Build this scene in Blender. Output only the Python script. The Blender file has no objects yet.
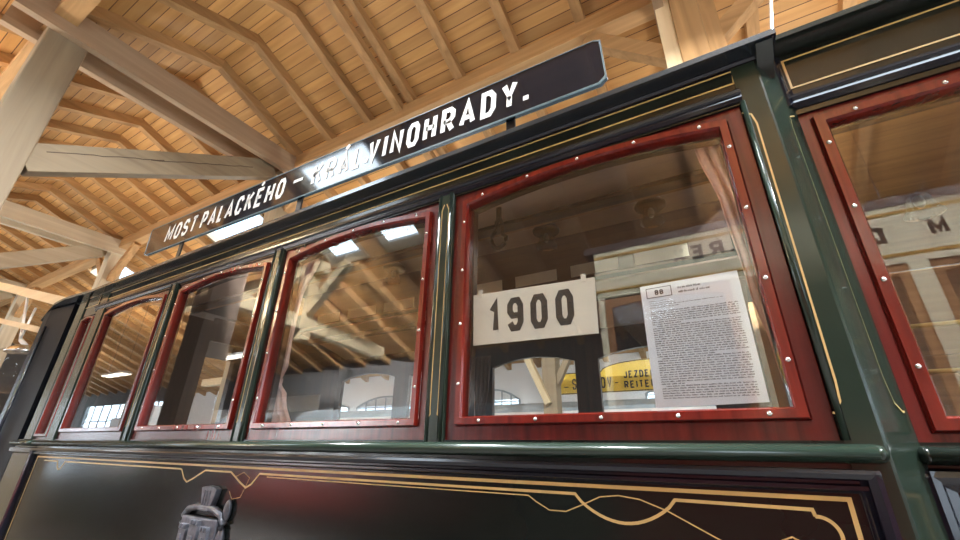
import bpy, bmesh, math, random
from mathutils import Vector, Matrix
random.seed(7)
S = bpy.context.scene
COL = S.collection

# ------------------------------------------------------------------ camera
cd = bpy.data.cameras.new('camera')
cam = bpy.data.objects.new('camera', cd)
COL.objects.link(cam)
cd.sensor_width = 36.0
cd.lens = 15.716
cd.clip_start = 0.02
YAW, PITCH, ROLL = math.radians(30.5626), math.radians(23.5926), math.radians(1.0609)
fw = Vector((-math.sin(YAW) * math.cos(PITCH), math.cos(YAW) * math.cos(PITCH), math.sin(PITCH)))
r0 = Vector((math.cos(YAW), math.sin(YAW), 0))
u0 = r0.cross(fw)
rt = r0 * math.cos(ROLL) + u0 * math.sin(ROLL)
up = -r0 * math.sin(ROLL) + u0 * math.cos(ROLL)
cam.matrix_world = Matrix(((rt.x, up.x, -fw.x, 0.0), (rt.y, up.y, -fw.y, -1.3), (rt.z, up.z, -fw.z, 1.65), (0, 0, 0, 1)))
S.camera = cam

# ------------------------------------------------------------------ world, exposure, daylight
S.view_settings.view_transform = 'Standard'
S.view_settings.look = 'None'
S.view_settings.gamma = 1.0
S.view_settings.use_curve_mapping = False
S.view_settings.exposure = 0.08
w = bpy.data.worlds.new('sky'); S.world = w; w.use_nodes = True
bg = w.node_tree.nodes['Background']
bg.inputs[0].default_value = (0.62, 0.80, 1.0, 1); bg.inputs[1].default_value = 3.0

def area(name, loc, rot, sx, sy, power, color):
    l = bpy.data.lights.new(name, 'AREA'); l.shape = 'RECTANGLE'; l.size = sx; l.size_y = sy
    l.energy = power; l.color = color
    o = bpy.data.objects.new(name, l); COL.objects.link(o); o.location = loc; o.rotation_euler = rot
    return o
SKYC = (0.80, 0.90, 1.0)
PI = math.pi
# daylight coming in at the gate and the windows of the hall (each lamp sits just outside its opening)
area('daylight_gate', (-34.25, -5.6, 2.2), (0, -PI/2, 0), 4.2, 6.6, 1000, SKYC)
area('daylight_east_gate', (12.25, -4.5, 2.4), (0, PI/2, 0), 4.4, 6.0, 600, SKYC)
for i, xx in enumerate((-29, -22)):
    area('daylight_side_window', (xx, -9.25, 2.45), (PI/2, 0, 0), 6.0, 2.5, 500, SKYC)
for i, xx in enumerate((-16, -4, 6)):
    area('daylight_back_window', (xx, 11.65, 2.7), (-PI/2, 0, 0), 5.0, 1.8, 800, SKYC)

# ------------------------------------------------------------------ materials
def newmat(name):
    m = bpy.data.materials.new(name); m.use_nodes = True
    nt = m.node_tree
    return m, nt, nt.nodes['Principled BSDF']
def plain(name, c, rough=0.5, metal=0.0, coat=0.0, spec=0.5, vary=0.12, scale=6.0):
    m, nt, b = newmat(name)
    n = nt.nodes.new('ShaderNodeTexNoise'); n.inputs['Scale'].default_value = scale; n.inputs['Detail'].default_value = 5
    tc = nt.nodes.new('ShaderNodeTexCoord'); nt.links.new(tc.outputs['Object'], n.inputs['Vector'])
    rp = nt.nodes.new('ShaderNodeValToRGB')
    rp.color_ramp.elements[0].position = 0.3; rp.color_ramp.elements[1].position = 0.7
    rp.color_ramp.elements[0].color = (*[x * (1 - vary) for x in c], 1)
    rp.color_ramp.elements[1].color = (*[min(1, x * (1 + vary)) for x in c], 1)
    nt.links.new(n.outputs['Fac'], rp.inputs[0]); nt.links.new(rp.outputs[0], b.inputs['Base Color'])
    b.inputs['Roughness'].default_value = rough; b.inputs['Metallic'].default_value = metal
    b.inputs['Coat Weight'].default_value = coat; b.inputs['Coat Roughness'].default_value = 0.06
    b.inputs['Specular IOR Level'].default_value = spec
    return m
def wood(name, c0, c1, axis, rough=0.6, coat=0.0, fine=14.0, knots=True):
    m, nt, b = newmat(name)
    tc = nt.nodes.new('ShaderNodeTexCoord'); mp = nt.nodes.new('ShaderNodeMapping')
    sc = [fine, fine, fine]; sc['xyz'.index(axis)] = fine * 0.06
    mp.inputs['Scale'].default_value = sc
    oi = nt.nodes.new('ShaderNodeObjectInfo')
    add = nt.nodes.new('ShaderNodeVectorMath'); add.operation = 'ADD'
    mul = nt.nodes.new('ShaderNodeMath'); mul.operation = 'MULTIPLY'; mul.inputs[1].default_value = 40
    nt.links.new(oi.outputs['Random'], mul.inputs[0])
    nt.links.new(tc.outputs['Object'], mp.inputs['Vector']); nt.links.new(mp.outputs[0], add.inputs[0]); nt.links.new(mul.outputs[0], add.inputs[1])
    n = nt.nodes.new('ShaderNodeTexNoise'); n.inputs['Scale'].default_value = 1.0; n.inputs['Detail'].default_value = 6; n.inputs['Distortion'].default_value = 0.6
    nt.links.new(add.outputs[0], n.inputs['Vector'])
    rp = nt.nodes.new('ShaderNodeValToRGB')
    rp.color_ramp.elements[0].position = 0.3; rp.color_ramp.elements[1].position = 0.72
    rp.color_ramp.elements[0].color = (*c0, 1); rp.color_ramp.elements[1].color = (*c1, 1)
    nt.links.new(n.outputs['Fac'], rp.inputs[0])
    hs = nt.nodes.new('ShaderNodeHueSaturation')
    mr = nt.nodes.new('ShaderNodeMapRange'); mr.inputs['To Min'].default_value = 0.85; mr.inputs['To Max'].default_value = 1.12
    nt.links.new(oi.outputs['Random'], mr.inputs['Value']); nt.links.new(mr.outputs[0], hs.inputs['Value'])
    nt.links.new(rp.outputs[0], hs.inputs['Color']); nt.links.new(hs.outputs[0], b.inputs['Base Color'])
    bp = nt.nodes.new('ShaderNodeBump'); bp.inputs['Strength'].default_value = 0.12; bp.inputs['Distance'].default_value = 0.01
    nt.links.new(n.outputs['Fac'], bp.inputs['Height'])
    if coat == 0: nt.links.new(bp.outputs[0], b.inputs['Normal'])
    b.inputs['Roughness'].default_value = rough
    b.inputs['Coat Weight'].default_value = coat; b.inputs['Coat Roughness'].default_value = 0.08
    return m
def boards(name, c0, c1, seam, pitch):
    """boarded roof: boards run along X, seams every `pitch` metres across"""
    m, nt, b = newmat(name)
    tc = nt.nodes.new('ShaderNodeTexCoord'); sp = nt.nodes.new('ShaderNodeSeparateXYZ')
    nt.links.new(tc.outputs['Object'], sp.inputs[0])
    dv = nt.nodes.new('ShaderNodeMath'); dv.operation = 'DIVIDE'; dv.inputs[1].default_value = pitch
    nt.links.new(sp.outputs['Y'], dv.inputs[0])
    fr = nt.nodes.new('ShaderNodeMath'); fr.operation = 'FRACT'; nt.links.new(dv.outputs[0], fr.inputs[0])
    fl = nt.nodes.new('ShaderNodeMath'); fl.operation = 'FLOOR'; nt.links.new(dv.outputs[0], fl.inputs[0])
    wn = nt.nodes.new('ShaderNodeTexWhiteNoise'); wn.noise_dimensions = '1D'; nt.links.new(fl.outputs[0], wn.inputs['W'])
    lt = nt.nodes.new('ShaderNodeMath'); lt.operation = 'LESS_THAN'; lt.inputs[1].default_value = 0.075
    nt.links.new(fr.outputs[0], lt.inputs[0])
    mp = nt.nodes.new('ShaderNodeMapping'); mp.inputs['Scale'].default_value = (0.8, 9, 9)
    nt.links.new(tc.outputs['Object'], mp.inputs['Vector'])
    n = nt.nodes.new('ShaderNodeTexNoise'); n.inputs['Scale'].default_value = 1.0; n.inputs['Detail'].default_value = 5
    nt.links.new(mp.outputs[0], n.inputs['Vector'])
    rp = nt.nodes.new('ShaderNodeValToRGB'); rp.color_ramp.elements[0].position = 0.3; rp.color_ramp.elements[1].position = 0.7
    rp.color_ramp.elements[0].color = (*c0, 1); rp.color_ramp.elements[1].color = (*c1, 1)
    nt.links.new(n.outputs['Fac'], rp.inputs[0])
    hs = nt.nodes.new('ShaderNodeHueSaturation'); mr = nt.nodes.new('ShaderNodeMapRange')
    mr.inputs['To Min'].default_value = 0.8; mr.inputs['To Max'].default_value = 1.12
    nt.links.new(wn.outputs['Value'], mr.inputs['Value']); nt.links.new(mr.outputs[0], hs.inputs['Value']); nt.links.new(rp.outputs[0], hs.inputs['Color'])
    mx = nt.nodes.new('ShaderNodeMix'); mx.data_type = 'RGBA'
    nt.links.new(lt.outputs[0], mx.inputs['Factor']); nt.links.new(hs.outputs[0], mx.inputs['A']); mx.inputs['B'].default_value = (*seam, 1)
    nt.links.new(mx.outputs['Result'], b.inputs['Base Color'])
    b.inputs['Roughness'].default_value = 0.6
    return m
def glass(name, tint, f0=0.04, grime=0.02):
    m = bpy.data.materials.new(name); m.use_nodes = True; nt = m.node_tree; nt.nodes.clear()
    out = nt.nodes.new('ShaderNodeOutputMaterial')
    tr = nt.nodes.new('ShaderNodeBsdfTransparent'); tr.inputs[0].default_value = (*tint, 1)
    gl = nt.nodes.new('ShaderNodeBsdfGlossy'); gl.inputs['Roughness'].default_value = 0.0
    df = nt.nodes.new('ShaderNodeBsdfDiffuse'); df.inputs[0].default_value = (0.6, 0.6, 0.6, 1)
    g = nt.nodes.new('ShaderNodeNewGeometry'); d = nt.nodes.new('ShaderNodeVectorMath'); d.operation = 'DOT_PRODUCT'
    nt.links.new(g.outputs['Incoming'], d.inputs[0]); nt.links.new(g.outputs['Normal'], d.inputs[1])
    ab = nt.nodes.new('ShaderNodeMath'); ab.operation = 'ABSOLUTE'; nt.links.new(d.outputs['Value'], ab.inputs[0])
    sb = nt.nodes.new('ShaderNodeMath'); sb.operation = 'SUBTRACT'; sb.inputs[0].default_value = 1.0; nt.links.new(ab.outputs[0], sb.inputs[1])
    pw = nt.nodes.new('ShaderNodeMath'); pw.operation = 'POWER'; pw.inputs[1].default_value = 5.0; nt.links.new(sb.outputs[0], pw.inputs[0])
    ma = nt.nodes.new('ShaderNodeMath'); ma.operation = 'MULTIPLY_ADD'; ma.inputs[1].default_value = 1 - f0; ma.inputs[2].default_value = f0
    nt.links.new(pw.outputs[0], ma.inputs[0])
    m1 = nt.nodes.new('ShaderNodeMixShader'); m1.inputs[0].default_value = grime
    nt.links.new(tr.outputs[0], m1.inputs[1]); nt.links.new(df.outputs[0], m1.inputs[2])
    m2 = nt.nodes.new('ShaderNodeMixShader'); nt.links.new(ma.outputs[0], m2.inputs[0])
    nt.links.new(m1.outputs[0], m2.inputs[1]); nt.links.new(gl.outputs[0], m2.inputs[2])
    nt.links.new(m2.outputs[0], out.inputs['Surface'])
    return m
def emit(name, c, s):
    m, nt, b = newmat(name)
    b.inputs['Base Color'].default_value = (*c, 1); b.inputs['Emission Color'].default_value = (*c, 1); b.inputs['Emission Strength'].default_value = s
    return m

GREEN = plain('green_gloss_paint', (0.015, 0.025, 0.018), 0.18, coat=0.1, spec=0.35, vary=0.08)
BLACKGREEN = plain('dark_green_gloss_paint', (0.010, 0.014, 0.011), 0.14, coat=0.2, spec=0.4, vary=0.1)
PANELP = plain('dark_side_paint', (0.007, 0.009, 0.008), 0.16, coat=0.0, spec=0.28, vary=0.15, scale=2)
NAVY = plain('black_moulding_paint', (0.007, 0.008, 0.014), 0.2, coat=0.1, spec=0.35)
GREYROOF = plain('roof_edge_paint', (0.055, 0.085, 0.095), 0.35, coat=0.3)
GUTTER = plain('gutter_paint', (0.014, 0.019, 0.024), 0.25, coat=0.4)
MATT = plain('matt_black_paint', (0.004, 0.005, 0.008), 0.4, spec=0.06)
RED = {a: wood('mahogany_' + a, (0.055, 0.0040, 0.0042), (0.125, 0.0085, 0.0075), a, 0.25, coat=0.1, fine=30) for a in 'xz'}
BEAD = {a: wood('mahogany_bead_' + a, (0.085, 0.0055, 0.004), (0.165, 0.013, 0.007), a, 0.2, coat=0.25, fine=30) for a in 'xz'}
GOLD = plain('gold_line_paint', (0.50, 0.34, 0.13), 0.45, vary=0.1)
BRASS = plain('brass', (0.62, 0.43, 0.15), 0.35, metal=0.3)
STEEL = plain('steel', (0.72, 0.70, 0.66), 0.22, metal=1.0)
CAST = plain('cast_metal', (0.10, 0.105, 0.125), 0.42, metal=0.6, vary=0.35, scale=30)
BLACK = plain('black_iron', (0.012, 0.012, 0.014), 0.35)
BOARDP = plain('black_enamel', (0.007, 0.008, 0.012), 0.07, coat=0.0)
LETTER = plain('cream_letter_paint', (0.52, 0.51, 0.48), 0.4, vary=0.05)
WHITECARD = plain('white_card', (0.80, 0.78, 0.71), 0.6, vary=0.05)
PAPER = plain('white_paper', (0.78, 0.84, 0.95), 0.6, vary=0.02)
INK = plain('grey_black_ink', (0.035, 0.037, 0.042), 0.5)
PINK = plain('ink_print', (0.10, 0.10, 0.12), 0.6)
ADCARD = plain('cream_card', (0.86, 0.79, 0.60), 0.6, vary=0.08)
CURT = plain('dusty_pink_cloth', (0.84, 0.58, 0.53), 0.85, vary=0.12, scale=30)
BROWNCURT = plain('brown_cloth', (0.10, 0.05, 0.035), 0.85)
CEILW = plain('tram_ceiling_paint', (0.50, 0.36, 0.29), 0.5, vary=0.06)
LANTERN = plain('brown_lantern_paint', (0.15, 0.09, 0.07), 0.5)
DARKWOOD = {a: wood('dark_interior_wood_' + a, (0.020, 0.009, 0.007), (0.05, 0.020, 0.013), a, 0.35, coat=0.4, fine=20) for a in 'xyz'}
OAK = {a: wood('oak_' + a, (0.22, 0.10, 0.040), (0.36, 0.18, 0.075), a, 0.4, coat=0.3, fine=16) for a in 'xyz'}
LEATHER = plain('brown_leather', (0.030, 0.013, 0.008), 0.5)
GLASS = glass('window_glass', (0.93, 0.94, 0.93), 0.062, 0.004)
CLEAR = glass('clear_glass', (0.97, 0.98, 0.98), 0.04, 0.004)
LAMPGLASS = glass('lamp_glass', (0.85, 0.84, 0.80), 0.08, 0.08)
YELLOW = plain('yellow_enamel', (0.78, 0.52, 0.05), 0.3, vary=0.04)
CREAM = plain('cream_paint', (0.66, 0.60, 0.44), 0.35, vary=0.05)
REDBODY = plain('red_coach_paint', (0.22, 0.025, 0.02), 0.3, coat=0.3)
OCHRE = plain('ochre_paint', (0.42, 0.24, 0.045), 0.4)
WHITEP = plain('white_paint', (0.80, 0.80, 0.78), 0.35, vary=0.03)
DARKGREY = plain('dark_grey_paint', (0.07, 0.07, 0.075), 0.6)
GREYP = plain('grey_paint', (0.30, 0.35, 0.38), 0.5)
HALLW = plain('grey_hall_wall', (0.13, 0.12, 0.115), 0.9, vary=0.06)
PLASTER = plain('white_plaster', (0.82, 0.83, 0.84), 0.9, vary=0.03)
CONCRETE = plain('concrete', (0.17, 0.16, 0.15), 0.7, vary=0.15, scale=1.5)
TIM = {a: wood('roof_timber_' + a, (0.36, 0.195, 0.075), (0.56, 0.325, 0.135), a, 0.7, fine=9) for a in 'xyz'}
PALE = {a: wood('pale_timber_' + a, (0.27, 0.20, 0.125), (0.38, 0.30, 0.19), a, 0.7, fine=7) for a in 'xyz'}
TIEW = {a: wood('brown_tie_timber_' + a, (0.34, 0.225, 0.135), (0.47, 0.33, 0.21), a, 0.7, fine=8) for a in 'xyz'}
LIT_PALE = {a: wood('light_timber_' + a, (0.50, 0.41, 0.28), (0.64, 0.55, 0.40), a, 0.7, fine=7) for a in 'xyz'}  # lighter pale timber: brighter lighting on the far frames put into the colour
PINE = {a: wood('fresh_pine_' + a, (0.70, 0.53, 0.30), (0.82, 0.66, 0.42), a, 0.65, fine=9) for a in 'xyz'}
OLDT = {a: wood('old_brown_timber_' + a, (0.06, 0.038, 0.024), (0.11, 0.07, 0.045), a, 0.7, fine=9) for a in 'xyz'}
ROOFB = boards('roof_boards', (0.50, 0.255, 0.080), (0.66, 0.37, 0.130), (0.13, 0.055, 0.020), 0.165)
GLOW = emit('lamp_tube', (1.0, 0.93, 0.82), 9.0)

# ------------------------------------------------------------------ mesh helpers
class MB:
    def __init__(s): s.v = []; s.f = []
    def add(s, vs, fs):
        n = len(s.v); s.v += [tuple(v) for v in vs]; s.f += [tuple(i + n for i in f) for f in fs]
        return s
    def box(s, x0, x1, y0, y1, z0, z1):
        vs = [(x, y, z) for x in (x0, x1) for y in (y0, y1) for z in (z0, z1)]
        return s.add(vs, [(0, 1, 3, 2), (4, 6, 7, 5), (0, 4, 5, 1), (2, 3, 7, 6), (0, 2, 6, 4), (1, 5, 7, 3)])
    def prism(s, a, b):
        n = len(a)
        return s.add(list(a) + list(b), [tuple(range(n)), tuple(range(2 * n - 1, n - 1, -1))] + [(i, (i + 1) % n, n + (i + 1) % n, n + i) for i in range(n)])
    def ext_x(s, pr, x0, x1): return s.prism([(x0, y, z) for y, z in pr], [(x1, y, z) for y, z in pr])
    def ext_y(s, pr, y0, y1): return s.prism([(x, y0, z) for x, z in pr], [(x, y1, z) for x, z in pr])
    def ext_z(s, pr, z0, z1): return s.prism([(x, y, z0) for x, y in pr], [(x, y, z1) for x, y in pr])
    def ring_y(s, o, i, y0, y1):
        n = len(o)
        vs = [(x, y0, z) for x, z in o] + [(x, y0, z) for x, z in i] + [(x, y1, z) for x, z in o] + [(x, y1, z) for x, z in i]
        fs = []
        for k in range(n):
            j = (k + 1) % n
            fs += [(k, j, n + j, n + k), (2*n + k, 3*n + k, 3*n + j, 2*n + j), (k, 2*n + k, 2*n + j, j), (n + k, n + j, 3*n + j, 3*n + k)]
        return s.add(vs, fs)
    def beam(s, p0, p1, wd, ht, upv=(0, 0, 1)):
        p0, p1 = Vector(p0), Vector(p1); d = (p1 - p0).normalized(); uv = Vector(upv)
        sd = d.cross(uv).normalized() * wd / 2; h = sd.cross(d).normalized() * ht / 2
        q = [sd + h, sd - h, -sd - h, -sd + h]
        return s.prism([p0 + k for k in q], [p1 + k for k in q])
    def tube(s, path, r, n=8, closed=False):
        P = [Vector(p) for p in path]; m = len(P); rings = []
        for i in range(m):
            a = P[(i - 1) % m] if (closed or i > 0) else P[i]; b = P[(i + 1) % m] if (closed or i < m - 1) else P[i]
            d = (b - a).normalized(); t = Vector((0, 0, 1)) if abs(d.z) < .9 else Vector((1, 0, 0))
            e1 = d.cross(t).normalized(); e2 = d.cross(e1)
            rings.append([P[i] + (e1 * math.cos(2*PI*k/n) + e2 * math.sin(2*PI*k/n)) * r for k in range(n)])
        fs = []
        for i in range(m if closed else m - 1):
            j = (i + 1) % m
            for k in range(n): fs.append((i*n + k, i*n + (k+1) % n, j*n + (k+1) % n, j*n + k))
        if not closed: fs += [tuple(range(n)), tuple(range((m-1)*n, m*n))]
        return s.add([v for q in rings for v in q], fs)
    def lathe(s, prof, c, n=20, axis='z'):
        vs = []
        for r, h in prof:
            for k in range(n):
                a = 2*PI*k/n
                p = (r*math.cos(a), r*math.sin(a), h)
                if axis == 'y': p = (p[0], p[2], p[1])
                if axis == 'x': p = (p[2], p[0], p[1])
                vs.append((c[0]+p[0], c[1]+p[1], c[2]+p[2]))
        fs = [(i*n + k, i*n + (k+1) % n, (i+1)*n + (k+1) % n, (i+1)*n + k) for i in range(len(prof)-1) for k in range(n)]
        return s.add(vs, fs)
    def blob(s, c, rx, ry, rz, n=10):
        prof = [(math.sin(PI*i/n), -math.cos(PI*i/n)) for i in range(n + 1)]
        m = MB().lathe([(max(a, 1e-4), b) for a, b in prof], (0, 0, 0), 14)
        return s.add([(c[0]+x*rx, c[1]+y*ry, c[2]+z*rz) for x, y, z in m.v], m.f)
    def stroke(s, pts, wd, mf, closed=False, limit=2.0):
        """flat painted stroke along (u, v) points, mf(u, v) -> 3-D point"""
        P = [Vector(p) for p in pts]; n = len(P); L = []
        for i in range(n):
            a = P[i-1] if (closed or i > 0) else None; b = P[(i+1) % n] if (closed or i < n-1) else None
            d1 = (P[i]-a).normalized() if a is not None else None; d2 = (b-P[i]).normalized() if b is not None else None
            if d1 is None: d1 = d2
            if d2 is None: d2 = d1
            n1 = Vector((-d1.y, d1.x)); n2 = Vector((-d2.y, d2.x)); mm = n1 + n2
            if mm.length < 1e-4: mm = n1
            mm.normalize(); k = min(limit, 1 / max(0.2, mm.dot(n1)))
            L.append((P[i] + mm*wd/2*k, P[i] - mm*wd/2*k))
        vs = [mf(q.x, q.y) for pr in L for q in pr]
        fs = [(2*i, 2*i+1, 2*((i+1) % n)+1, 2*((i+1) % n)) for i in range(n if closed else n-1)]
        return s.add(vs, fs)
    def build(s, name, mat, parent=None, bevel=0.0, smooth=False, origin=None):
        me = bpy.data.meshes.new(name)
        org = Vector(origin) if origin is not None else Vector((0, 0, 0))
        if parent is not None: org = world_loc(parent) if origin is None else org
        me.from_pydata([tuple(Vector(v) - org) for v in s.v], [], s.f)
        bm = bmesh.new(); bm.from_mesh(me); bmesh.ops.recalc_face_normals(bm, faces=bm.faces[:]); bm.to_mesh(me); bm.free()
        me.materials.append(mat)
        o = bpy.data.objects.new(name, me); COL.objects.link(o)
        if parent is not None:
            o.parent = parent; o.location = org - world_loc(parent)
        else:
            o.location = org
        if bevel:
            md = o.modifiers.new('bevel', 'BEVEL'); md.width = bevel; md.segments = 3; md.limit_method = 'ANGLE'; md.angle_limit = math.radians(35)
            md.harden_normals = False
        if smooth or bevel:
            for p in me.polygons: p.use_smooth = bool(smooth)
        return o
def world_loc(o):
    v = Vector(o.location)
    while o.parent is not None:
        o = o.parent; v += Vector(o.location)
    return v
def tag(o, label, cat, group=None):
    o['label'] = label; o['category'] = cat
    if group: o['group'] = group
    return o
def thing(name, label, cat, loc, group=None):
    o = bpy.data.objects.new(name, None); o.empty_display_size = 0.1; COL.objects.link(o); o.location = loc
    return tag(o, label, cat, group)
def struct(o): o['kind'] = 'structure'; return o
def copy_tree(o, parent=None):
    c = o.copy(); COL.objects.link(c); c.parent = parent
    for ch in list(o.children): copy_tree(ch, c)
    return c

# ------------------------------------------------------------------ lettering
OCT = [(0, .2), (0, .8), (.25, 1), (.75, 1), (1, .8), (1, .2), (.75, 0), (.25, 0)]
G = {'M': [[(0, 0), (0, 1), (.5, .25), (1, 1), (1, 0)]], 'O': [OCT + ['c']], '0': [OCT + ['c']],
 'S': [[(1, .78), (.75, 1), (.25, 1), (0, .8), (0, .65), (.2, .54), (.8, .46), (1, .35), (1, .2), (.75, 0), (.25, 0), (0, .22)]],
 'T': [[(0, 1), (1, 1)], [(.5, 1), (.5, 0)]], 'P': [[(0, 0), (0, 1), (.7, 1), (1, .85), (1, .6), (.7, .45), (0, .45)]],
 'R': [[(0, 0), (0, 1), (.7, 1), (1, .85), (1, .6), (.7, .45), (0, .45)], [(.5, .45), (1, 0)]],
 'A': [[(0, 0), (.5, 1), (1, 0)], [(.2, .28), (.8, .28)]], 'L': [[(0, 1), (0, 0), (1, 0)]],
 'C': [[(1, .75), (.75, 1), (.25, 1), (0, .8), (0, .2), (.25, 0), (.75, 0), (1, .25)]],
 'K': [[(0, 0), (0, 1)], [(1, 1), (0, .4)], [(.35, .6), (1, 0)]], 'E': [[(1, 1), (0, 1), (0, 0), (1, 0)], [(0, .52), (.8, .52)]],
 'H': [[(0, 0), (0, 1)], [(1, 0), (1, 1)], [(0, .5), (1, .5)]], 'V': [[(0, 1), (.5, 0), (1, 1)]], 'I': [[(.5, 0), (.5, 1)]],
 'N': [[(0, 0), (0, 1), (1, 0), (1, 1)]], 'D': [[(0, 0), (0, 1), (.65, 1), (1, .78), (1, .22), (.65, 0)] + ['c']],
 'Y': [[(0, 1), (.5, .45), (1, 1)], [(.5, .45), (.5, 0)]], '-': [[(.0, .45), (1, .45)]], 'J': [[(1, 1), (1, .2), (.75, 0), (.25, 0), (0, .2)]],
 'Z': [[(0, 1), (1, 1), (0, 0), (1, 0)]], 'X': [[(0, 0), (1, 1)], [(0, 1), (1, 0)]], '.': [[(.0, 0), (.0, .2)]],
 '1': [[(.1, .72), (.75, 1), (.75, 0)]], '9': [[(1, .45), (.25, .45), (0, .6), (0, .85), (.25, 1), (.75, 1), (1, .8), (1, .2), (.75, 0), (.25, 0), (0, .2)]],
 '8': [[(.25, .52), (0, .7), (0, .85), (.25, 1), (.75, 1), (1, .85), (1, .7), (.75, .52)] + ['c'], [(.25, .52), (0, .35), (0, .15), (.25, 0), (.75, 0), (1, .15), (1, .35), (.75, .52)] + ['c']]}
ACC = {'É': ('E', [(.35, 1.25), (.7, 1.45)]), 'Á': ('A', [(.4, 1.25), (.75, 1.45)]), 'Í': ('I', [(.4, 1.25), (.75, 1.45)])}
def glyph(mb, ch, u, v, wd, ht, t, mf):
    acc = None
    if ch in ACC: ch, acc = ACC[ch]
    for pl in G[ch] + ([acc] if acc else []):
        cl = pl[-1] == 'c'; pts = pl[:-1] if cl else pl
        q = [(u + t/2 + a*(wd - t), v + t/2 + b*(ht - t)) for a, b in pts]
        mb.stroke(q, t, mf, cl)
LW = {'I': .5, '.': .5, 'M': 1.2, 'Í': .5, '-': .9, 'L': .84, 'A': 1.08, 'T': .95, 'P': .95}
def text(par, mat, s, u0, u1, v, ht, t, mf, fill=0.74):
    """spread the letters over u0..u1, each one a part of its own"""
    tot = sum(LW.get(c, 1) for c in s); ad = (u1 - u0) / tot; u = u0
    for ch in s:
        q = LW.get(ch, 1)
        mb = MB(); glyph(mb, ch, u, v, max(ad*(q - 1 + fill), t*1.05), ht, t, mf); mb.build('letter', mat, par)
        u += ad*q

# ------------------------------------------------------------------ the hall
HX0, HX1, HY0, HY1 = -34.0, 12.0, -9.0, 11.4
RY = 1.18                                   # ridge
def ceil_z(y): return 8.53 - 0.404 * abs(y - RY)     # underside of the boards
fl = struct(MB().box(HX0, HX1, HY0, HY1, -0.1, 0).build('floor', CONCRETE))
def roof_slab(name, ya, yb, holes):
    xs = sorted({HX0, HX1} | {h[0] for h in holes} | {h[1] for h in holes}); ys = sorted({ya, yb} | {h[2] for h in holes} | {h[3] for h in holes})
    m = MB()
    for i in range(len(xs)-1):
        for j in range(len(ys)-1):
            cx, cy = (xs[i]+xs[i+1])/2, (ys[j]+ys[j+1])/2
            if any(h[0] < cx < h[1] and h[2] < cy < h[3] for h in holes): continue
            a = [(xs[i], ys[j], ceil_z(ys[j])), (xs[i+1], ys[j], ceil_z(ys[j])), (xs[i+1], ys[j+1], ceil_z(ys[j+1])), (xs[i], ys[j+1], ceil_z(ys[j+1]))]
            m.prism(a, [(p[0], p[1], p[2] + 0.06) for p in a])
    return struct(m.build(name, ROOFB))
F_SKY = [(-7.0, -5.0, -4.35, -2.75), (-8.1, -6.95, -5.15, -4.55), (-6.35, -5.2, -5.15, -4.55), (-20.5, -18.3, -4.2, -2.9), (0.5, 4.2, -3.45, -1.9)]  # last opening is an added skylight, for cool light on the tram side
B_SKY = [(-12.4, -9.9, 3.7, 4.6), (-19.5, -17.3, 3.6, 4.8), (-3.0, -1.0, 7.0, 8.4), (3.5, 5.6, 5.5, 6.9)]
roof_slab('ceiling', HY0, RY, F_SKY)
roof_slab('ceiling', RY, HY1, B_SKY)
wi = 1
for (x0, x1, y0, y1) in F_SKY + B_SKY:
    z0, z1 = ceil_z(y0), ceil_z(y1)
    fr = MB()
    for a, b in (((x0, y0, z0), (x1, y0, z0)), ((x0, y1, z1), (x1, y1, z1)), ((x0, y0, z0), (x0, y1, z1)), ((x1, y0, z0), (x1, y1, z1))):
        fr.beam((a[0], a[1], a[2] + .05), (b[0], b[1], b[2] + .05), 0.08, 0.22)
    wo = struct(fr.build('window_%d' % wi, PALE['x']))
    g = [(x0, y0, z0 + .1), (x1, y0, z0 + .1), (x1, y1, z1 + .1), (x0, y1, z1 + .1)]
    MB().prism(g, [(p[0], p[1], p[2] + .01) for p in g]).build('pane', CLEAR, wo)
    cx, cy = (x0+x1)/2, (y0+y1)/2
    sl = math.atan(-0.404 if cy > RY else 0.404)
    A = (x1-x0) * (y1-y0)
    area('daylight_skylight', (cx, cy, ceil_z(cy) + 0.22), (sl, 0, 0), x1-x0, y1-y0, (60 if x0 > 0 and y0 < 0 else 42) * A, SKYC)
    wi += 1
# walls with openings
def wall_y(name, y0, y1, x0, x1, zt, holes, mat):
    xs = sorted({x0, x1} | {h[0] for h in holes} | {h[1] for h in holes}); zs = sorted({0, zt} | {h[2] for h in holes} | {h[3] for h in holes})
    m = MB()
    for i in range(len(xs)-1):
        for j in range(len(zs)-1):
            cx, cz = (xs[i]+xs[i+1])/2, (zs[j]+zs[j+1])/2
            if any(h[0] < cx < h[1] and h[2] < cz < h[3] for h in holes): continue
            m.box(xs[i], xs[i+1], y0, y1, zs[j], zs[j+1])
    return struct(m.build(name, mat))
def wall_x(name, x0, x1, holes):
    m = MB()
    ys = sorted({HY0, RY, HY1} | {h[0] for h in holes} | {h[1] for h in holes})
    for i in range(len(ys)-1):
        a, b = ys[i], ys[i+1]; hs = [h for h in holes if h[0] <= (a+b)/2 <= h[1]]
        z0 = hs[0][3] if hs else 0
        if hs and hs[0][2] > 0: m.box(x0, x1, a, b, 0, hs[0][2])
        m.ext_x([(a, z0), (b, z0), (b, ceil_z(b)), (a, ceil_z(a))], x0, x1)
    return struct(m.build(name, HALLW))
def arch(x0, x1, z0, zs, zc, n=10):
    """closed outline with a segment-arched top"""
    o = [(x0, z0), (x1, z0)]
    for k in range(n + 1):
        t = k / n; x = x1 + (x0-x1)*t
        o.append((x, zs + (zc-zs) * (1 - (2*t-1)**2)))
    return o
front_holes = [(x-3, x+3, 1.2, 3.7) for x in (-29, -22)]
wall_y('wall_front', HY0 - .2, HY0, HX0, HX1, ceil_z(HY0), front_holes, HALLW)
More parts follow.
